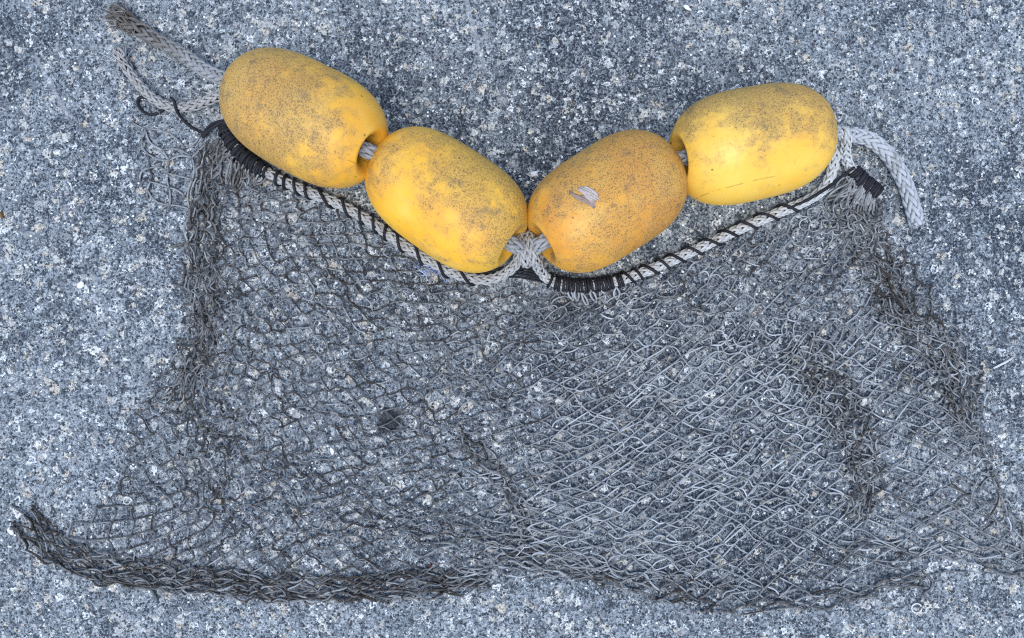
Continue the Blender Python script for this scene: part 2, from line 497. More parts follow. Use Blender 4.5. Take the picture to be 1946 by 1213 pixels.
def fray(mb, end, dirv, R, length, count, tone, spread=0.5, thick=1.0):
    d = np.asarray(dirv, float); d /= np.linalg.norm(d)
    side = np.cross(d, [0, 0, 1.0]); side /= np.linalg.norm(side)
    for _ in range(count):
        o = end + side * rng.uniform(-1, 1) * R * 0.8 + np.array([0, 0, rng.uniform(-0.7, 0.7) * R])
        L = length * rng.uniform(0.4, 1.1)
        aim = d + side * rng.normal(0, spread) + np.array([0, 0, rng.normal(-0.15, 0.25)])
        b = rng.normal(0, 0.25, 3) * L; b[2] *= 0.3
        t = np.linspace(0, 1, 6)[:, None]
        p = o - d * R * 0.8 + aim * L * t + b * t ** 2
        p[:, 2] = np.maximum(p[:, 2], thick)
        mb.tube(p, np.linspace(thick, thick * 0.4, 6), 4, np.clip(tone + rng.normal(0, 0.15), 0, 1))


def ends(i):
    o, c, ax = F[i]; a = 150
    return c, ax


RF = 14.6     # float rope radius
c1, a1 = ends(0); c2, a2 = ends(1); c3, a3 = ends(2); c4, a4 = ends(3)
path_pts = [W(214, 24, 13), W(243, 42, 13), W(300, 76, 14), W(352, 106, 17), W(398, 138, 40)]
path_pts += [c1 - a1 * 150, c1 - a1 * 70, c1, c1 + a1 * 80, c1 + a1 * 142]
path_pts += [c2 - a2 * 142, c2 - a2 * 70, c2, c2 + a2 * 80, c2 + a2 * 140]
kz = 92.0
K0 = W(1008, 474, kz)                      # where the head rope is hitched round
path_pts += [K0]
path_pts += [c3 + a3 * 138, c3 + a3 * 70, c3, c3 - a3 * 80, c3 - a3 * 140]
path_pts += [c4 + a4 * 140, c4 + a4 * 70, c4, c4 - a4 * 80, c4 - a4 * 138]
path_pts += [W(1600, 258, 44), W(1624, 256, 30), W(1655, 266, 20), W(1690, 297, 17), W(1717, 342, 16), W(1733, 388, 16), W(1743, 428, 16)]
fp = spline(path_pts, 3.6)
fs = arclen(fp); FT = fs[-1]
rope = empty('float_rope', W(214, 24, 0)); tag(rope, 'thick grey braided rope threaded through all four yellow floats', 'rope')
mb, core = MB(), MB()
u = np.clip(fs / 330.0, 0, 1)
tone_f = 0.33 + 0.26 * u + 0.36 * np.clip((fs - FT + 420) / 200, 0, 1)
loosen = np.clip(1 - fs / 120.0, 0, 1) ** 1.2
tone_f = tone_f - 0.36 * np.clip(1 - fs / 170.0, 0, 1) ** 0.7
braid(mb, core, fp, RF, tone_f, loosen=loosen)
mb.build('braid', M_ROPE, rope); core.build('core', M_CORE, rope)
fr = MB()
fray(fr, fp[2], fp[0] - fp[8], RF * 1.5, 34, 80, 0.35, 0.55, 1.3)
for k in range(70):      # broken yarns along the worn stretch
    i = int(rng.uniform(0, 0.9) ** 1.3 * 60); t = fp[i + 1] - fp[i]
    fray(fr, fp[i] + np.array([rng.normal(0, 10), rng.normal(0, 10), 8]), -t + rng.normal(0, 0.8, 3) * np.linalg.norm(t), 4, 20, 1, 0.30, 0.4, 0.9)
fr.build('frayed_end', M_ROPE, rope)
fr = MB()
fray(fr, fp[-1], fp[-1] - fp[-6], RF * 1.05, 13, 46, 0.62, 0.4, 1.1)
fr.build('cut_end', M_ROPE, rope)

# head rope ---------------------------------------------------------------
RH = 10.6
dF = fp[np.argmin(np.linalg.norm(fp - K0, axis=1)) + 6] - fp[np.argmin(np.linalg.norm(fp - K0, axis=1)) - 6]
dF /= np.linalg.norm(dF)
nF = np.array([0, 0, 1.0]); nF -= dF * (nF @ dF); nF /= np.linalg.norm(nF); bF = np.cross(dF, nF)   # bF points up the picture


def hitch(c, t0, t1, turns_shift, r, n=13):
    out = []
    for t in np.linspace(0, 1, n):
        a = t0 + (t1 - t0) * t
        out.append(c + dF * (turns_shift[0] + (turns_shift[1] - turns_shift[0]) * t) + r * (math.cos(a) * nF + math.sin(a) * bF))
    return out


hp = [W(224, 97, 10), W(236, 120, 10), W(258, 152, 11), (W(287, 183, 11)), W(318, 201, 12), W(352, 204, 13), W(385, 196, 16), W(412, 184, 28)]
# tucked under the end of the first float, then along its lower side
hp += [W(434, 176, 36), W(446, 192, 14), W(436, 212, 12), W(428, 232, 12), W(440, 266, 12), W(470, 302, 12), W(512, 330, 12)]
hp += [W(565, 356, 12), W(640, 386, 12), W(700, 418, 12), W(745, 450, 12), W(800, 486, 12), W(850, 514, 12), W(895, 529, 12), W(932, 531, 13), W(962, 518, 22), W(983, 497, 45)]
hp += hitch(K0, -PI * 0.62, PI * 1.30, (-16, -4), RF + RH - 2.0)
hp += hitch(K0, PI * 1.45, PI * 3.22, (0, 14), RF + RH - 2.0)
hp += [W(1022, 502, 50), W(1030, 518, 22), W(1044, 532, 13), W(1075, 541, 12), W(1110, 543, 12), W(1160, 537, 12), W(1210, 522, 12), W(1270, 498, 12), W(1330, 471, 12), W(1400, 438, 12), W(1470, 408, 12), W(1530, 383, 13), W(1562, 362, 15)]
hp += [W(1578, 334, 18), W(1586, 304, 24), W(1590, 272, 34), W(1594, 252, 54), W(1604, 250, 66), W(1608, 266, 62), W(1606, 288, 34), W(1612, 312, 15), W(1628, 334, 12), W(1650, 352, 12), W(1672, 370, 12)]
hpath = spline(hp, 3.0)
hs = arclen(hpath)


def s_at(px, py, lo=0, hi=1e9, z=12):
    """arc length of the head rope nearest a picture point"""
    q = W(px, py, z)[:2]
    d = np.linalg.norm(hpath[:, :2] - q, axis=1) + 1e6 * ((hs < lo) | (hs > hi))
    return hs[np.argmin(d)]


head = empty('head_rope', W(224, 97, 0)); tag(head, 'thinner whitish braided rope along the net edge, knotted up between the middle floats', 'rope')
mb, core = MB(), MB()
sR = s_at(1040, 535); sL = s_at(512, 330, s_at(352, 204))
tone_h = np.where(hs > sR, 0.90, np.where(hs > sL, 0.62, 0.48))
kern = np.ones(31) / 31
tone_h = np.convolve(np.pad(tone_h, 15, mode='edge'), kern, 'valid')
loosen = np.clip(1 - hs / 60.0, 0, 1) * 0.6
braid(mb, core, hpath, RH, tone_h, n=7, ncol=4, pitch=118, loosen=loosen)
mb.build('braid', M_HEAD, head); core.build('core', M_CORE, head)
fr = MB()
fray(fr, hpath[3], hpath[0] - hpath[8], RH * 1.2, 22, 45, 0.62, 0.5, 1.1)
for k in range(60):
    i = int(rng.uniform(0, 1) * 75); t = hpath[i + 1] - hpath[i]
    fray(fr, hpath[i] + np.array([rng.normal(0, 8), rng.normal(0, 8), 5]), -t + rng.normal(0, 0.9, 3) * np.linalg.norm(t), 3, 14, 1, 0.5, 0.4, 0.7)
fr.build('frayed_end', M_HEAD, head)

# ------------------------------------------------------------------ black lashing twine
RT = 2.8
lash = empty('lashing_twine', W(430, 262, 0)); tag(lash, 'black twine lashing the net to the whitish head rope in coils and spaced wraps', 'twine')
HT, HN, HB = frames(hpath)


def at_s(s):
    return np.stack([np.interp(s, hs, hpath[:, k]) for k in range(3)], 1)


def nrm_s(s):
    # horizontal side vector and up vector across the rope at s (up = away from ground)
    T = np.stack([np.interp(s, hs, HT[:, k]) for k in range(3)], 1)
    side = np.cross(T, np.array([0, 0, 1.0])); side /= np.maximum(np.linalg.norm(side, axis=1, keepdims=True), 1e-6)
    return T, side, np.cross(side, T)


def wrap(mb, s0, s1, turns, rad, phase=0.0, sides=6, sharp=0.0, wob=0.0):
    n = int(turns * 22) + 2
    t = np.linspace(0, 1, n)
    a = 2 * PI * turns * t + phase + PI
    s = s0 + (s1 - s0) * t
    if sharp: s = s - sharp * (s1 - s0) / turns * np.sin(a) / (2 * PI)
    if wob: s = s + wob * np.sin(t * turns * 2.1 + phase)
    c = at_s(s); T, side, up = nrm_s(s)
    rad = rad * (1 + 0.04 * np.interp(np.linspace(0, 1, n), np.linspace(0, 1, int(turns * 2) + 2), rng.normal(0, 1, int(turns * 2) + 2)))[:, None]
    p = c + rad * (np.cos(a)[:, None] * up + np.sin(a)[:, None] * side)
    p[:, 2] = np.maximum(p[:, 2], RT)
    mb.tube(p, RT, sides, 0.4 + rng.normal(0, 0.15))


rw = RH + RT * 0.7
sA = s_at(430, 238, s_at(352, 204) + 60, sL + 60); sB = s_at(508, 327, sA)
mb = MB()
wrap(mb, sA, sB, int((sB - sA) / 5.4), rw, wob=1.6)
wrap(mb, sA + 8, sB - 24, int((sB - sA - 20) / 7.5), rw + 2.6, 1.0, wob=3.0)
mb.build('coil', M_TWINE, lash)
# spaced wraps of the left run
seq = [(522, 336), (534, 343), (551, 351), (572, 359), (592, 366), (638, 388), (672, 405), (697, 418), (725, 436), (742, 448), (775, 470), (815, 494), (860, 517), (905, 530)]
ss_ = [s_at(x, y, sB, sR) for x, y in seq]
for a_, b_ in zip(ss_[:-1], ss_[1:]):
    mb = MB(); wrap(mb, a_, b_, 1.0, rw, 0.0, sharp=-0.75 if b_ - a_ > 20 else 0)
    mb.build('wrap', M_TWINE, lash)
# coil under the third float, in close groups
groups = [(1046, 533, 1), (1058, 538, 2), (1074, 542, 2), (1090, 543, 3), (1103, 544, 2)]
sC = s_at(1108, 543, sR); sD = s_at(1146, 540, sR)
for x, y, k in groups:
    s0 = s_at(x, y, sR - 60); mb = MB(); wrap(mb, s0 - 3.2 * k, s0 + 3.2 * k, k, rw, 0.2)
    mb.build('wrap', M_TWINE, lash)
mb = MB(); wrap(mb, sC, sD, int((sD - sC) / 6.2), rw, wob=0.8); mb.build('coil', M_TWINE, lash)
for x, y, k in [(1153, 538, 2), (1162, 536, 1), (1176, 532, 2)]:
    s0 = s_at(x, y, sR); mb = MB(); wrap(mb, s0 - 3.2 * k, s0 + 3.2 * k, k, rw, 0.2)
    mb.build('wrap', M_TWINE, lash)
seq = [(1183, 531), (1204, 524), (1220, 519), (1252, 506), (1271, 498), (1302, 484), (1334, 470), (1369, 453), (1402, 438), (1440, 421), (1480, 403), (1518, 388)]
ss_ = [s_at(x, y, sR) for x, y in seq]
for a_, b_ in zip(ss_[:-1], ss_[1:]):
    mb = MB(); wrap(mb, a_, b_, 1.0, rw, 0.0, sharp=-0.75)
    mb.build('wrap', M_TWINE, lash)
# end coil at the right selvage
sE = s_at(1618, 326, sR); sE1 = hs[-1] - 4
mb = MB(); wrap(mb, sE, sE1, int((sE1 - sE) / 5.0), rw, wob=0.9); wrap(mb, sE + 10, sE1 - 40, int((sE1 - sE - 50) / 8.0), rw + 2.4, 0.5, wob=4.0)
mb.build('coil', M_TWINE, lash)
# strands running from the coil back along the rope, and the loose curl by the frayed end
for k in range(2):
    mb = MB()
    mb.tube(spline([W(1624 - 3 * k, 318 + 3 * k, 26 - k), W(1604 - 2 * k, 332 + 2 * k, 22), W(1580 + 3 * k, 350 + k, 24), W(1552, 369 + 2 * k, 25), W(1522 + 8 * k, 386 - 3 * k, 24), W(1496 + 14 * k, 397 - 7 * k, 20)], 4), RT * 0.9, 6, 0.4)
    mb.build('stay', M_TWINE, lash)
mb = MB()
mb.tube(spline([W(325, 186, 24), W(331, 192, 27), W(334, 206, 24), W(343, 222, 8), W(358, 238, 4), (W(373, 247, 4)), W(385, 252, 6), W(396, 247, 9), W(408, 237, 14), W(424, 231, 22), W(436, 240, 22)], 3), RT, 7, 0.4)
mb.build('loose_end', M_TWINE, lash)
mb = MB()
mb.tube(spline([W(313, 207, 6), W(300, 215, 4), W(284, 218, 4), W(270, 211, 4), W(262, 198, 4), W(263, 188, 4), W(270, 185, 5), W(280, 187, 4)], 3), RT, 7, 0.4)
mb.build('loose_end', M_TWINE, lash)
for pts in ([W(386, 262, 14), W(395, 250, 22), W(408, 240, 27), W(422, 233, 30), W(440, 236, 30)], [W(384, 259, 8), W(392, 246, 14), W(405, 235, 20), W(422, 230, 24), W(440, 232, 26)]):
    mb = MB(); mb.tube(spline(pts, 3), RT, 7, 0.4); mb.build('stay', M_TWINE, lash)
for k in range(4):
    mb = MB(); mb.tube(spline([W(890 + 5 * k, 519 + 3 * k, 8 + 2 * k), W(940, 512 + 5 * k, 8), W(985, 509 + 6 * k, 8), W(1030, 524 + 4 * k, 10), W(1052, 540 + k, 10)], 4), RT * 0.8, 6, 0.4)
    mb.build('stay', M_TWINE, lash)

# ------------------------------------------------------------------ the net
def lowwave(x, y, seed, wl):
    r = np.random.default_rng(seed); o = np.zeros_like(x)
    for k in range(7):
        a = r.uniform(0, 2 * PI); f = 2 * PI / (wl * r.uniform(0.6, 1.6)); o = o + np.sin((x * math.cos(a) + y * math.sin(a)) * f + r.uniform(0, 6.28))
    return o / 2.6


def tone_at(x, y):
    """how pale the twine is by position: dark brown on the left and in the bunches, pale over the right middle"""
    a = 1 / (1 + np.exp(-(x - 1010 + (y - 750) * 0.25) / 60.0))
    b = 1 / (1 + np.exp(-(1640 - x) / 60.0))
    c = 1 / (1 + np.exp(-(y - 560) / 40.0)) * 1 / (1 + np.exp(-(1110 - y) / 25.0))
    t = 0.15 + 0.33 * a * c * (0.45 + 0.55 * b)
    t = t + 0.25 * np.exp(-(((x - 1560) / 130) ** 2 + ((y - 420) / 70) ** 2))
    return t + 0.08 * lowwave(x, y, 5, 120)


class Net:
    def __init__(self, us, vs, ctrl, L, seed, jit=3.0, wave=7.0, wl=130.0, zbase=2.4, zamp=6.5, thick=1.45, tshift=0.0, miss=0.0, iters=25, pin_top=True, sl=0.45, ztop=30, pale=0.06):
        self.sl = sl; self.pale = pale
        r = np.random.default_rng(seed)
        ctrl = np.array(ctrl, float)
        nj = int(round(vs[-1] * 2)) + 1; ni = int(round(us[-1])) + 1
        J, I = np.meshgrid(np.arange(nj), np.arange(ni), indexing='ij')
        U = np.clip(I + 0.5 * (J % 2), 0, us[-1]); V = J / 2.0
        pos = np.zeros((nj, ni, 2))
        for k in range(2):
            tmp = np.stack([np.interp(np.arange(0, us[-1] + 0.01, 0.5), us, ctrl[a, :, k]) for a in range(len(vs))])
            for j in range(nj):
                row = np.array([np.interp(j / 2.0, vs, tmp[:, q]) for q in range(tmp.shape[1])])
                pos[j, :, k] = np.interp(U[j], np.arange(0, us[-1] + 0.01, 0.5), row)
        x, y = pos[..., 0].copy(), pos[..., 1].copy()
        ramp = np.clip(V / 2.5, 0, 1) if pin_top else 1.0
        pos[..., 0] += wave * lowwave(x, y, seed + 1, wl) * ramp; pos[..., 1] += wave * lowwave(x, y, seed + 2, wl) * ramp
        pos += r.normal(0, jit, pos.shape) * (ramp[..., None] if pin_top else 1)
        pairs = []
        for j in range(nj - 1):
            for i in range(ni):
                pairs.append((j, i, j + 1, i))
                k = i - 1 if j % 2 == 0 else i + 1
                if 0 <= k < ni: pairs.append((j, i, j + 1, k))
        pr = np.array(pairs)
        A = pr[:, 0] * ni + pr[:, 1]; Bq = pr[:, 2] * ni + pr[:, 3]
        P = pos.reshape(-1, 2); P0 = P.copy()
        fixed = np.zeros(len(P), bool)
        if pin_top: fixed[:ni] = True
        for it in range(iters):
            d = P[Bq] - P[A]; ln = np.linalg.norm(d, axis=1, keepdims=True)
            ex = np.maximum(ln - L, 0) / np.maximum(ln, 1e-6) * 0.5 * d
            # bars do not like to be crushed flat either
            cr = np.minimum(ln - 0.25 * L, 0) / np.maximum(ln, 1e-6) * 0.12 * d
            mv = np.zeros_like(P); cnt = np.zeros(len(P))
            np.add.at(mv, A, ex + cr); np.add.at(mv, Bq, -(ex + cr)); np.add.at(cnt, A, 1); np.add.at(cnt, Bq, 1)
            mv = mv / np.maximum(cnt, 1)[:, None] * 1.6
            mv[fixed] = 0
            P = P + mv + 0.02 * (P0 - P)
        self.P, self.A, self.B, self.ni, self.nj, self.L, self.r = P, A, Bq, ni, nj, L, r
        self.UV = np.stack([U.ravel(), V.ravel()], 1)
        # crowding: how many knots lie near, which lifts the pile
        cell = {}
        for q, (a, b) in enumerate(P): cell.setdefault((int(a // 25), int(b // 25)), []).append(q)
        self.crowd = np.array([sum(len(cell.get((int(a // 25) + dx, int(b // 25) + dy), ())) for dx in (-1, 0, 1) for dy in (-1, 0, 1)) for a, b in P]) / 9.0
        self.z = zbase + np.abs(r.normal(0, 1, len(P))) * zamp * (0.5 + np.clip(self.crowd - 0.7, 0, 5) * 0.9)
        self.z = np.minimum(self.z, ztop)
        self.thick, self.tshift, self.miss = thick, tshift, miss

    def emit(self, parts, region):
        """parts: dict name -> MB; region(u, v, x, y) -> part name"""
        r = self.r; used = {}
        # bulges go the same way for neighbouring bars, like laid cord
        for a, b in zip(self.A, self.B):
            pa, pb = self.P[a], self.P[b]
            mx, my = (pa + pb) / 2
            name = region(*(self.UV[a] + self.UV[b]) / 2, mx, my)
            if name is None or r.random() < self.miss: continue
            d = pb - pa; ln = np.linalg.norm(d)
            if ln < 1e-3 or ln > self.L * 1.9: continue
            slack = max(0.0, self.L * r.uniform(0.97, 1.12) - ln) * self.sl
            h = min(math.sqrt(0.375 * ln * slack), self.L * 0.30) * r.choice([0.35, 0.7, 1.0])
            nrm = np.array([-d[1], d[0]]) / ln
            sg = 1 if math.sin(mx / 41.0 + my / 67.0 + (1.7 if (b - a) % self.ni else 0)) + r.normal(0, 0.7) > 0 else -1
            n = 7 if h > 3 else 5
            t = np.linspace(0, 1, n)
            q2 = r.normal(0, 0.25)
            off = h * (np.sin(PI * t) + q2 * np.sin(2 * PI * t)) * sg
            xy = pa[None] + d[None] * t[:, None] + nrm[None] * off[:, None]
            zz = self.z[a] + (self.z[b] - self.z[a]) * t + np.sin(PI * t) * r.uniform(-0.2, 1.0) * min(9, 2 + h * 0.5)
            zz = np.maximum(zz, self.thick)
            p = np.stack([W(xy[k, 0], xy[k, 1], zz[k]) for k in range(n)])
            tn = float(np.clip(tone_at(np.array(mx), np.array(my)) + self.tshift + r.normal(0, 0.13) + (0.25 if r.random() < self.pale else 0), 0, 1))
            if self.crowd[a] > 1.4: tn *= 0.85
            w = self.thick * r.uniform(0.88, 1.12)
            parts[name].tube(p, np.full(n, w), 5, tn)
            for q in (a, b): used.setdefault(q, name)
        for q, name in used.items():
            x, y = self.P[q]
            tn = float(np.clip(tone_at(np.array(x), np.array(y)) * 0.75 + self.tshift + r.normal(0, 0.1), 0, 1))
            parts[name].ball(W(x, y, max(self.z[q], 3.5)), self.thick * r.uniform(1.5, 1.95), tn, 6, 4, (1.25, 0.85, 0.85), r.uniform(0, PI))


net = empty('fishing_net', W(973, 800, 0)); tag(net, 'brown and grey knotted fishing net spread on the asphalt below the floats', 'net')
us = [0, 1, 2, 4, 7, 10, 13, 17, 20, 23.5, 27, 29.5, 31.5, 33.5]
vs = [0, 3.1, 6.2, 9.3, 12.4, 15.5, 18.8, 22.0, 24.5]
ctrl = [
    [(396, 272), (430, 282), (470, 318), (520, 344), (640, 394), (760, 470), (900, 538), (1060, 556), (1180, 540), (1330, 482), (1480, 420), (1570, 386), (1625, 358), (1672, 380)],
    [(372, 360), (384, 368), (398, 376), (440, 410), (560, 470), (700, 535), (850, 600), (1015, 625), (1165, 610), (1335, 560), (1490, 500), (1585, 462), (1622, 440), (1662, 440)],
    [(352, 455), (372, 462), (394, 470), (425, 500), (530, 550), (665, 612), (815, 672), (985, 700), (1155, 690), (1335, 645), (1495, 590), (1610, 535), (1670, 510), (1720, 545)],
    [(352, 560), (370, 566), (392, 572), (415, 596), (510, 640), (640, 696), (790, 750), (965, 780), (1145, 770), (1330, 728), (1500, 675), (1620, 620), (1700, 590), (1778, 632)],
    [(335, 650), (358, 656), (384, 662), (408, 686), (490, 726), (615, 780), (765, 830), (945, 858), (1135, 848), (1325, 806), (1500, 755), (1615, 715), (1735, 680), (1832, 690)],
    [(276, 748), (318, 752), (348, 760), (388, 782), (465, 818), (590, 866), (740, 908), (925, 930), (1125, 924), (1320, 884), (1500, 836), (1610, 806), (1745, 776), (1855, 790)],
    [(240, 850), (285, 852), (335, 862), (380, 880), (448, 910), (570, 950), (725, 985), (935, 1004), (1125, 1000), (1320, 962), (1500, 920), (1615, 900), (1765, 880), (1893, 895)],
    [(222, 950), (268, 965), (322, 980), (370, 995), (440, 1012), (560, 1032), (720, 1044), (945, 1044), (1130, 1062), (1320, 1046), (1500, 1014), (1640, 1000), (1795, 975), (1935, 1000)],
    [(44, 980), (95, 1050), (170, 1084), (270, 1104), (400, 1120), (550, 1134), (745, 1124), (940, 1092), (1120, 1102), (1320, 1140), (1500, 1152), (1650, 1122), (1800, 1062), (2000, 1100)],
]
main = Net(us, vs, ctrl, 33.0, 11, jit=3.1, wave=7.0, sl=0.65)
names = ('netting_panel', 'bunched_side', 'bunched_end', 'gathered_hem')
parts = {k: MB() for k in names}


def region(u, v, x, y):
    if u > 27 and v > 17 and rng.random() < 0.22: return None
    if v > 22.2: return 'gathered_hem'
    if u < 2.4: return 'bunched_side'
    if u > 29: return 'bunched_end'
    return 'netting_panel'


main.emit(parts, region)
for k in names: parts[k].build(k, M_NET, net)

# second thickness lying over the right half
us2 = [0, 2.2, 4.8, 7.4, 10, 12]
vs2 = [0, 2.0, 4.0, 6.0, 8.0, 10]
ctrl2 = [
    [(1090, 690), (1230, 660), (1380, 640), (1520, 610), (1650, 560), (1720, 560)],
    [(1040, 790), (1200, 770), (1370, 745), (1530, 715), (1680, 665), (1800, 660)],
    [(1010, 880), (1190, 862), (1370, 838), (1560, 806), (1720, 770), (1850, 790)],
    [(985, 960), (1170, 950), (1370, 930), (1580, 900), (1760, 870), (1880, 900)],
    [(985, 1030), (1150, 1040), (1350, 1040), (1570, 1010), (1780, 985), (1940, 1010)],
    [(950, 1075), (1120, 1096), (1330, 1120), (1560, 1116), (1790, 1056), (1960, 1080)],
]
lay = MB()
n2 = Net(us2, vs2, ctrl2, 46.0, 23, jit=5.0, wave=14.0, zbase=5.0, zamp=4.0, tshift=0.0, miss=0.14, thick=1.4, pin_top=False)
n2.emit({'folded_layer': lay}, lambda u, v, x, y: 'folded_layer')
lay.build('folded_layer', M_NET, net)

# dark bunched creases where the net is rucked up: narrow strips with many slack meshes
def strip(line, width, nacross, nalong, seed, L=36, tshift=-0.08, thick=1.75, wave=4, jit=3, zamp=6):
    c = spline([np.array([x, y, 0.0]) for x, y in line], 6)
    s = arclen(c); T, N, B = frames(c)
    side = np.stack([-T[:, 1], T[:, 0]], 1)
    usx = [0, nacross]; vsx = list(np.linspace(0, nalong, 16)); ct = []
    for t in np.linspace(0, s[-1], 16):
        o = np.array([np.interp(t, s, c[:, 0]), np.interp(t, s, c[:, 1])]); sd = np.array([np.interp(t, s, side[:, 0]), np.interp(t, s, side[:, 1])])
        w = width(t / s[-1]) if callable(width) else width
        ct.append([tuple(o - sd * w / 2), tuple(o + sd * w / 2)])
    nj = int(round(nalong)); vsx = list(np.linspace(0, nj, 16))
    return Net(usx, vsx, ct, L, seed, jit=jit, wave=wave, wl=70, zbase=3, zamp=zamp, thick=thick, tshift=tshift, pin_top=False, iters=12, sl=0.25, pale=0.22)


for (line, w, na, nl, nm, sd) in [
    ([(402, 290), (392, 370), (380, 470), (384, 570), (392, 640), (374, 695), (322, 775)], lambda t: 50 - 12 * t, 3, 10, 'bunched_cord', 31),
    ([(1600, 400), (1640, 450), (1700, 530), (1770, 630), (1830, 720), (1856, 800)], lambda t: 62 + 30 * math.sin(t * 3), 3, 11, 'bunched_cord', 32),
    ([(1520, 660), (1570, 720), (1605, 780), (1640, 850), (1650, 920), (1625, 990)], lambda t: 95 - 45 * t, 4, 10, 'crease', 33),
    ([(868, 826), (915, 870), (965, 920), (1000, 985), (1012, 1045)], 30, 2, 7, 'crease', 34),
    ([(44, 980), (95, 1040), (180, 1076), (300, 1096), (440, 1106), (560, 1118), (760, 1114), (930, 1098)], lambda t: 62 - 22 * t, 4, 17, 'rolled_hem', 35),
    ([(60, 1000), (130, 1056), (210, 1080), (320, 1098), (440, 1110), (560, 1120), (760, 1114), (925, 1096)], lambda t: 48 - 12 * t, 2, 16, 'rolled_hem', 39),
    ([(935, 1058), (1010, 1052), (1110, 1078), (1220, 1110), (1330, 1126)], 46, 3, 8, 'rolled_hem', 36),
    ([(1330, 1130), (1440, 1138), (1560, 1136), (1660, 1118), (1750, 1098)], lambda t: 52 - 26 * t, 2, 7, 'rolled_hem', 37),
    ([(1600, 1034), (1750, 1040), (1850, 1062), (1960, 1100)], 16, 1, 6, 'rolled_hem', 40),
]:
    nn = strip(line, w, na, nl, sd, tshift=-0.12 if sd == 32 else -0.20 if sd == 33 else -0.12 if sd == 34 else -0.08 if sd == 39 else 0.03 if sd == 31 else -0.06); q = MB(); nn.emit({'a': q}, lambda u, v, x, y: 'a'); q.build(nm, M_NET, net)

# torn corner at the upper left: a few large broken meshes
knots = {'a': (253, 234), 'b': (276, 245), 'c': (351, 281), 'd': (380, 258), 'e': (310, 285), 'f': (365, 300), 'g': (270, 263), 'h': (322, 305), 'i': (280, 292), 'j': (283, 320), 'k': (320, 330),
         'l': (366, 341), 'm': (286, 346), 'n': (322, 357), 'o': (350, 372), 'p': (280, 360), 'q': (323, 390), 'r': (360, 398), 's': (306, 402), 't': (390, 275), 'u': (266, 342), 'v': (280, 376), 'w': (352, 420), 'x': (326, 470), 'y': (355, 455)}
tb = MB()
for e in ['ab', 'bc', 'cd', 'be', 'ef', 'ft', 'gi', 'bg', 'eh', 'ih', 'hf', 'ij', 'jk', 'kl', 'hk', 'jm', 'mn', 'no', 'kn', 'mp', 'nq', 'pq', 'ju', 'qr', 'qs', 'rw', 'pv', 'lr', 'rl', 'wy', 'yx', 'fl', 'ol', 'ty']:
    a = np.array(knots[e[0]], float); b = np.array(knots[e[1]], float); d = b - a; ln = np.linalg.norm(d)
    h = rng.normal(0, 0.10) * ln; nr = np.array([-d[1], d[0]]) / ln
    t = np.linspace(0, 1, 8); xy = a + d * t[:, None] + nr * (h * np.sin(PI * t))[:, None]
    z = 2.3 + np.sin(PI * t) * rng.uniform(0, 5)
    tb.tube(np.stack([W(xy[k, 0], xy[k, 1], z[k]) for k in range(8)]), 1.8, 5, float(np.clip(rng.normal(0.38, 0.12), 0, 1)))
for k, (x, y) in knots.items():
    tb.ball(W(x, y, 3), 3.0, 0.2, 6, 4, (1.3, 0.8, 0.8), rng.uniform(0, PI))
tb.build('torn_corner', M_NET, net)

# loops of net twine caught under the lashing
def loops(pts, out, n, ln, tone):
    c = spline([W(x, y, 10) for x, y in pts], 2)
    for k in range(n):
        o = c[int((k + 0.5) / n * (len(c) - 1))] + np.array([rng.normal(0, 2), rng.normal(0, 2), rng.uniform(0, 9)])
        d = np.array([out[0], -out[1], 0.0]) + rng.normal(0, 0.38, 3); d[2] = -0.25; d /= np.linalg.norm(d)
        sd = np.cross(d, [0, 0, 1]); L_ = ln * rng.uniform(0.7, 1.25); w = rng.uniform(3, 6)
        lp = MB()
        for s_ in (-1, 1):
            p = spline([o - d * 4, o + d * L_ * 0.35 + sd * w * s_, o + d * L_ * 0.75 + sd * w * 0.8 * s_, o + d * L_], 3)
            p[:, 2] = np.maximum(p[:, 2], 2.2)
            lp.tube(p, 2.1, 5, float(np.clip(tone + rng.normal(0, 0.1), 0, 1)))
        e = o + d * L_; e[2] = max(e[2], 3)
        lp.ball(e, 3.8, tone * 0.7, 6, 4)
        lp.build('selvage_loop', M_NET, net)
loops([(420, 262), (446, 296), (478, 322), (508, 340)], (-0.62, 0.78), 20, 20, 0.26)
loops([(415, 270), (440, 305), (470, 330)], (-0.5, 0.86), 12, 38, 0.16)
loops([(1058, 550), (1110, 556), (1180, 546)], (0.12, 1.0), 8, 24, 0.50)
loops([(1604, 336), (1630, 352), (1664, 378)], (-0.15, 1.0), 16, 30, 0.42)
loops([(1606, 350), (1630, 366), (1660, 386)], (-0.35, 0.94), 12, 42, 0.36)
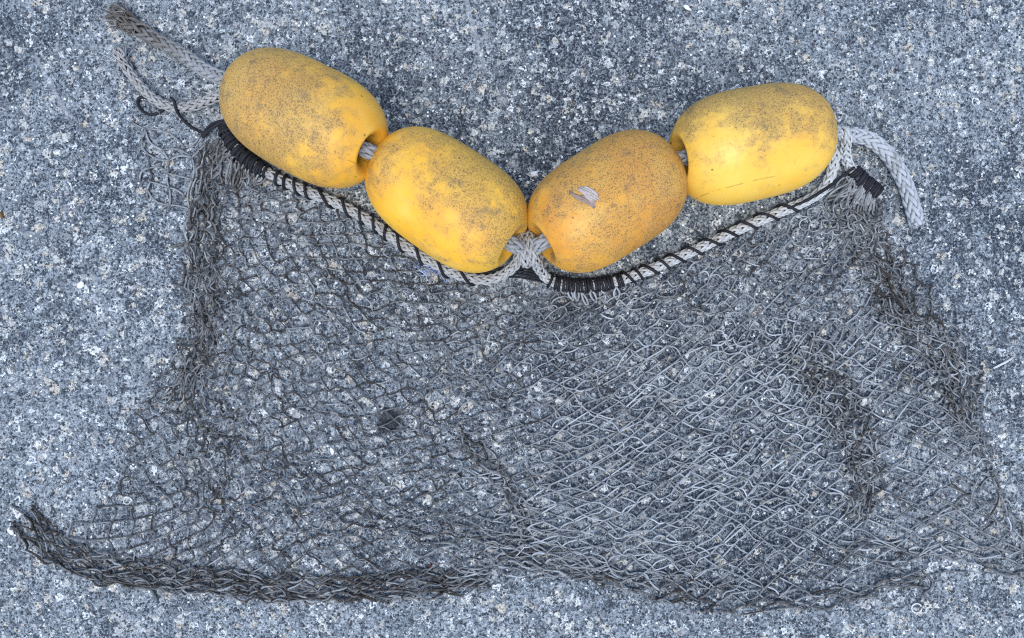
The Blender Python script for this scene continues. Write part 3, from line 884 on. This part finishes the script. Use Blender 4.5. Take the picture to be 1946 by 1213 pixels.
# long stray ends
for (pts, tn, w) in [([(1515, 400), (1560, 372), (1590, 356), (1612, 345)], 0.6, 2.2), ([(905, 905), (935, 909), (968, 903)], 0.75, 2.0), ([(895, 893), (915, 905), (925, 915)], 0.7, 2.0),
                     ([(232, 1115), (285, 1120), (299, 1142)], 0.15, 2.4), ([(180, 520), (0, 0)], 0, 0), ([(325, 469), (352, 462), (372, 452)], 0.15, 2.0), ([(326, 539), (345, 545), (372, 552)], 0.12, 2.2),
                     ([(341, 492), (350, 510), (347, 540)], 0.12, 2.2), ([(332, 655), (360, 658), (392, 652)], 0.15, 2.2), ([(20, 960), (40, 973), (60, 990)], 0.2, 2.0), ([(1700, 1076), (1716, 1090), (1738, 1092), (1752, 1104), (1742, 1118)], 0.2, 1.7), ([(1755, 1090), (1772, 1104), (1768, 1120), (1756, 1128), (1764, 1140)], 0.2, 1.7), ([(1770, 1092), (1800, 1086), (1838, 1087)], 0.2, 1.6),
                     ([(640, 385), (700, 425), (760, 468), (830, 506)], 0.5, 2.0), ([(646, 392), (705, 432), (770, 478), (840, 512)], 0.35, 2.0), ([(620, 380), (690, 424), (750, 468), (810, 502)], 0.45, 1.8)]:
    if w == 0: continue
    st = MB(); st.tube(spline([W(x, y, 3 + 2 * (k % 2)) for k, (x, y) in enumerate(pts)], 5), w, 5, tn); st.build('stray_end', M_NET, net)

# ------------------------------------------------------------------ small loose things
# weathered wood chip lying on the orange float
hit, nr = on_float(2, 1117, 374)
cb = MB()
nr = nr / np.linalg.norm(nr)
e1 = np.array([0.80, -0.60, 0.0]); e1 -= nr * (e1 @ nr); e1 /= np.linalg.norm(e1); e2 = np.cross(nr, e1)
for k in range(9):
    v0 = (k - 4) * 2.7
    x0 = -22 + abs(rng.normal(0, 5)) - (9 if k < 2 else 0) + (8 if k in (2, 3) else 0); x1 = 21 - abs(rng.normal(0, 4)) - (5 if k > 6 else 0)
    t = np.linspace(x0, x1, 7)
    p = np.stack([hit + e1 * q + e2 * (v0 + 1.2 * math.sin(q / 7 + k)) + nr * (1.6 - (q * q + v0 * v0) / 190.0 + rng.uniform(0, 1.2)) for q in t])
    cb.tube(p, np.array([0.8, 2.1, 2.4, 2.4, 2.3, 2.0, 0.8]), 5, float(np.clip(0.15 + 0.07 * k * (k > 1) + rng.normal(0, 0.15), 0, 1)), flat=(np.tile(nr, (7, 1)), 0.55))
o = cb.build('wood_chip', M_WOOD, origin=hit); tag(o, 'small splintered pale wood chip resting on the orange-yellow float', 'wood chip')

# blue fibre tuft under the second float
fb = MB()
for k in range(70):
    o0 = W(836 + rng.normal(0, 13), 509 + rng.normal(0, 5), 6 + abs(rng.normal(0, 4)))
    pts = [o0]
    for q in range(4): pts.append(pts[-1] + np.array([rng.normal(2, 7), rng.normal(-1, 4), rng.normal(0, 3)]))
    p = spline(pts, 2.5); p[:, 2] = np.maximum(p[:, 2], 1)
    fb.tube(p, 0.8, 4, float(np.clip(rng.normal(0.5, 0.25), 0, 1)))
o = fb.build('fibre_tuft', M_BLUE, origin=W(845, 507, 0)); tag(o, 'frayed tuft of blue fibres on the asphalt below the bright yellow float', 'fibre tuft')

# white stick fragment
sb = MB(); sb.tube(np.stack([W(1888, 700, 2.6), W(1900, 694, 3), W(1912, 688, 3), W(1926, 679, 2.8)]), np.array([1.8, 2.2, 2.1, 1.7]), 6, 0.35)
o = sb.build('stick_fragment', M_SHELL, origin=W(1906, 690, 0)); tag(o, 'short straight white stick fragment lying on bare asphalt right of the net', 'stick')
# shell ring
sb = MB(); t = np.linspace(0, 2 * PI * 0.93, 22)
sb.tube(np.stack([W(1742 + 9.5 * math.cos(q), 1156 + 9 * math.sin(q), 2.4 + math.sin(3 * q) * 0.6) for q in t]), 1.4, 6, 0.5)
o = sb.build('shell_fragment', M_SHELL, origin=W(1742, 1156, 0)); tag(o, 'white ring-shaped shell fragment below the net hem', 'shell', 'loose white shell pieces')


def flake(px, py, r, seed, mat, name, label, cat, group=None, sq=(1, 0.7, 0.3), tone=0.8):
    q = np.random.default_rng(seed); b = MB(); b.ball((0, 0, 0), r, tone, 9, 6, sq, q.uniform(0, PI))
    v = b.v[0]; v *= 1 + q.normal(0, 0.24, (len(v), 1)); v[:, 0] += 0.25 * v[:, 1] * q.normal(); v[:, 2] += r * sq[2] * 0.8
    b.v[0] = v + W(px, py, 0)
    o = b.build(name, mat, origin=W(px, py, 0)); tag(o, label, cat, group); return o


SG = 'loose white shell pieces'
flake(155, 542, 7.5, 1, M_SHELL, 'shell_fragment', 'round white shell bit on bare asphalt left of the bunched net side', 'shell', SG, (1, 0.9, 0.3), 0.95)
flake(22, 1008, 8, 2, M_SHELL, 'shell_fragment', 'white shell bit near the left tip of the rolled net hem', 'shell', SG, (1, 0.75, 0.3), 0.95)
flake(632, 854, 8, 3, M_SHELL, 'shell_fragment', 'long white shell sliver inside an open mesh of the net', 'shell', SG, (0.55, 1.1, 0.3), 0.95)
flake(1016, 331, 8, 4, M_SHELL, 'shell_fragment', 'white shell bit on asphalt between the two middle floats', 'shell', SG, (1, 0.7, 0.3), 0.95)
flake(1305, 16, 9, 5, M_SHELL, 'shell_fragment', 'curved white shell sliver at the top edge above the floats', 'shell', SG, (1.1, 0.45, 0.35), 0.95)
flake(818, 1076, 4.2, 6, M_RED, 'plastic_chip', 'tiny dull red chip caught under the gathered net hem', 'chip', None, (1.0, 0.8, 0.3), 0.6)
flake(4, 409, 7, 7, M_BROWN, 'seed_husk', 'tiny brown seed husk at the left edge of the asphalt', 'seed husk', None, (1.0, 0.7, 0.5), 0.6)

# ------------------------------------------------------------------ light and camera
w = bpy.data.worlds.new('World'); sc.world = w; w.use_nodes = True
nt = w.node_tree; bg = nt.nodes['Background']
sky = nt.nodes.new('ShaderNodeTexSky'); sky.sky_type = 'NISHITA'; sky.sun_disc = False
EL, AZ = math.radians(72), math.radians(195)     # AZ measured from +Y towards +X
sky.sun_elevation = EL; sky.sun_rotation = AZ
nt.links.new(sky.outputs[0], bg.inputs[0]); bg.inputs[1].default_value = 0.15
sun = bpy.data.lights.new('sun', 'SUN'); sun.energy = 1.1; sun.angle = math.radians(40); sun.color = (1.0, 0.95, 0.88)
so = bpy.data.objects.new('sun', sun); COL.objects.link(so)
dv = Vector((math.sin(AZ) * math.cos(EL), math.cos(AZ) * math.cos(EL), math.sin(EL)))
so.rotation_euler = dv.to_track_quat('Z', 'Y').to_euler(); so.location = dv * 3

cam = bpy.data.cameras.new('camera'); cam.sensor_fit = 'HORIZONTAL'; cam.sensor_width = 36
cam.lens = 36 * H / 1946.0; cam.clip_start = 0.01; cam.clip_end = 100
co = bpy.data.objects.new('camera', cam); COL.objects.link(co); co.location = (0, 0, H * S)
sc.camera = co
sc.view_settings.view_transform = 'Standard'; sc.view_settings.look = 'None'; sc.view_settings.gamma = 1.0
sc.view_settings.use_curve_mapping = False; sc.view_settings.exposure = 0.95
sc.cycles.use_denoising = False
sc.cycles.max_bounces = 4; sc.cycles.diffuse_bounces = 2; sc.cycles.glossy_bounces = 1; sc.cycles.transmission_bounces = 0
sc.cycles.filter_width = 1.1
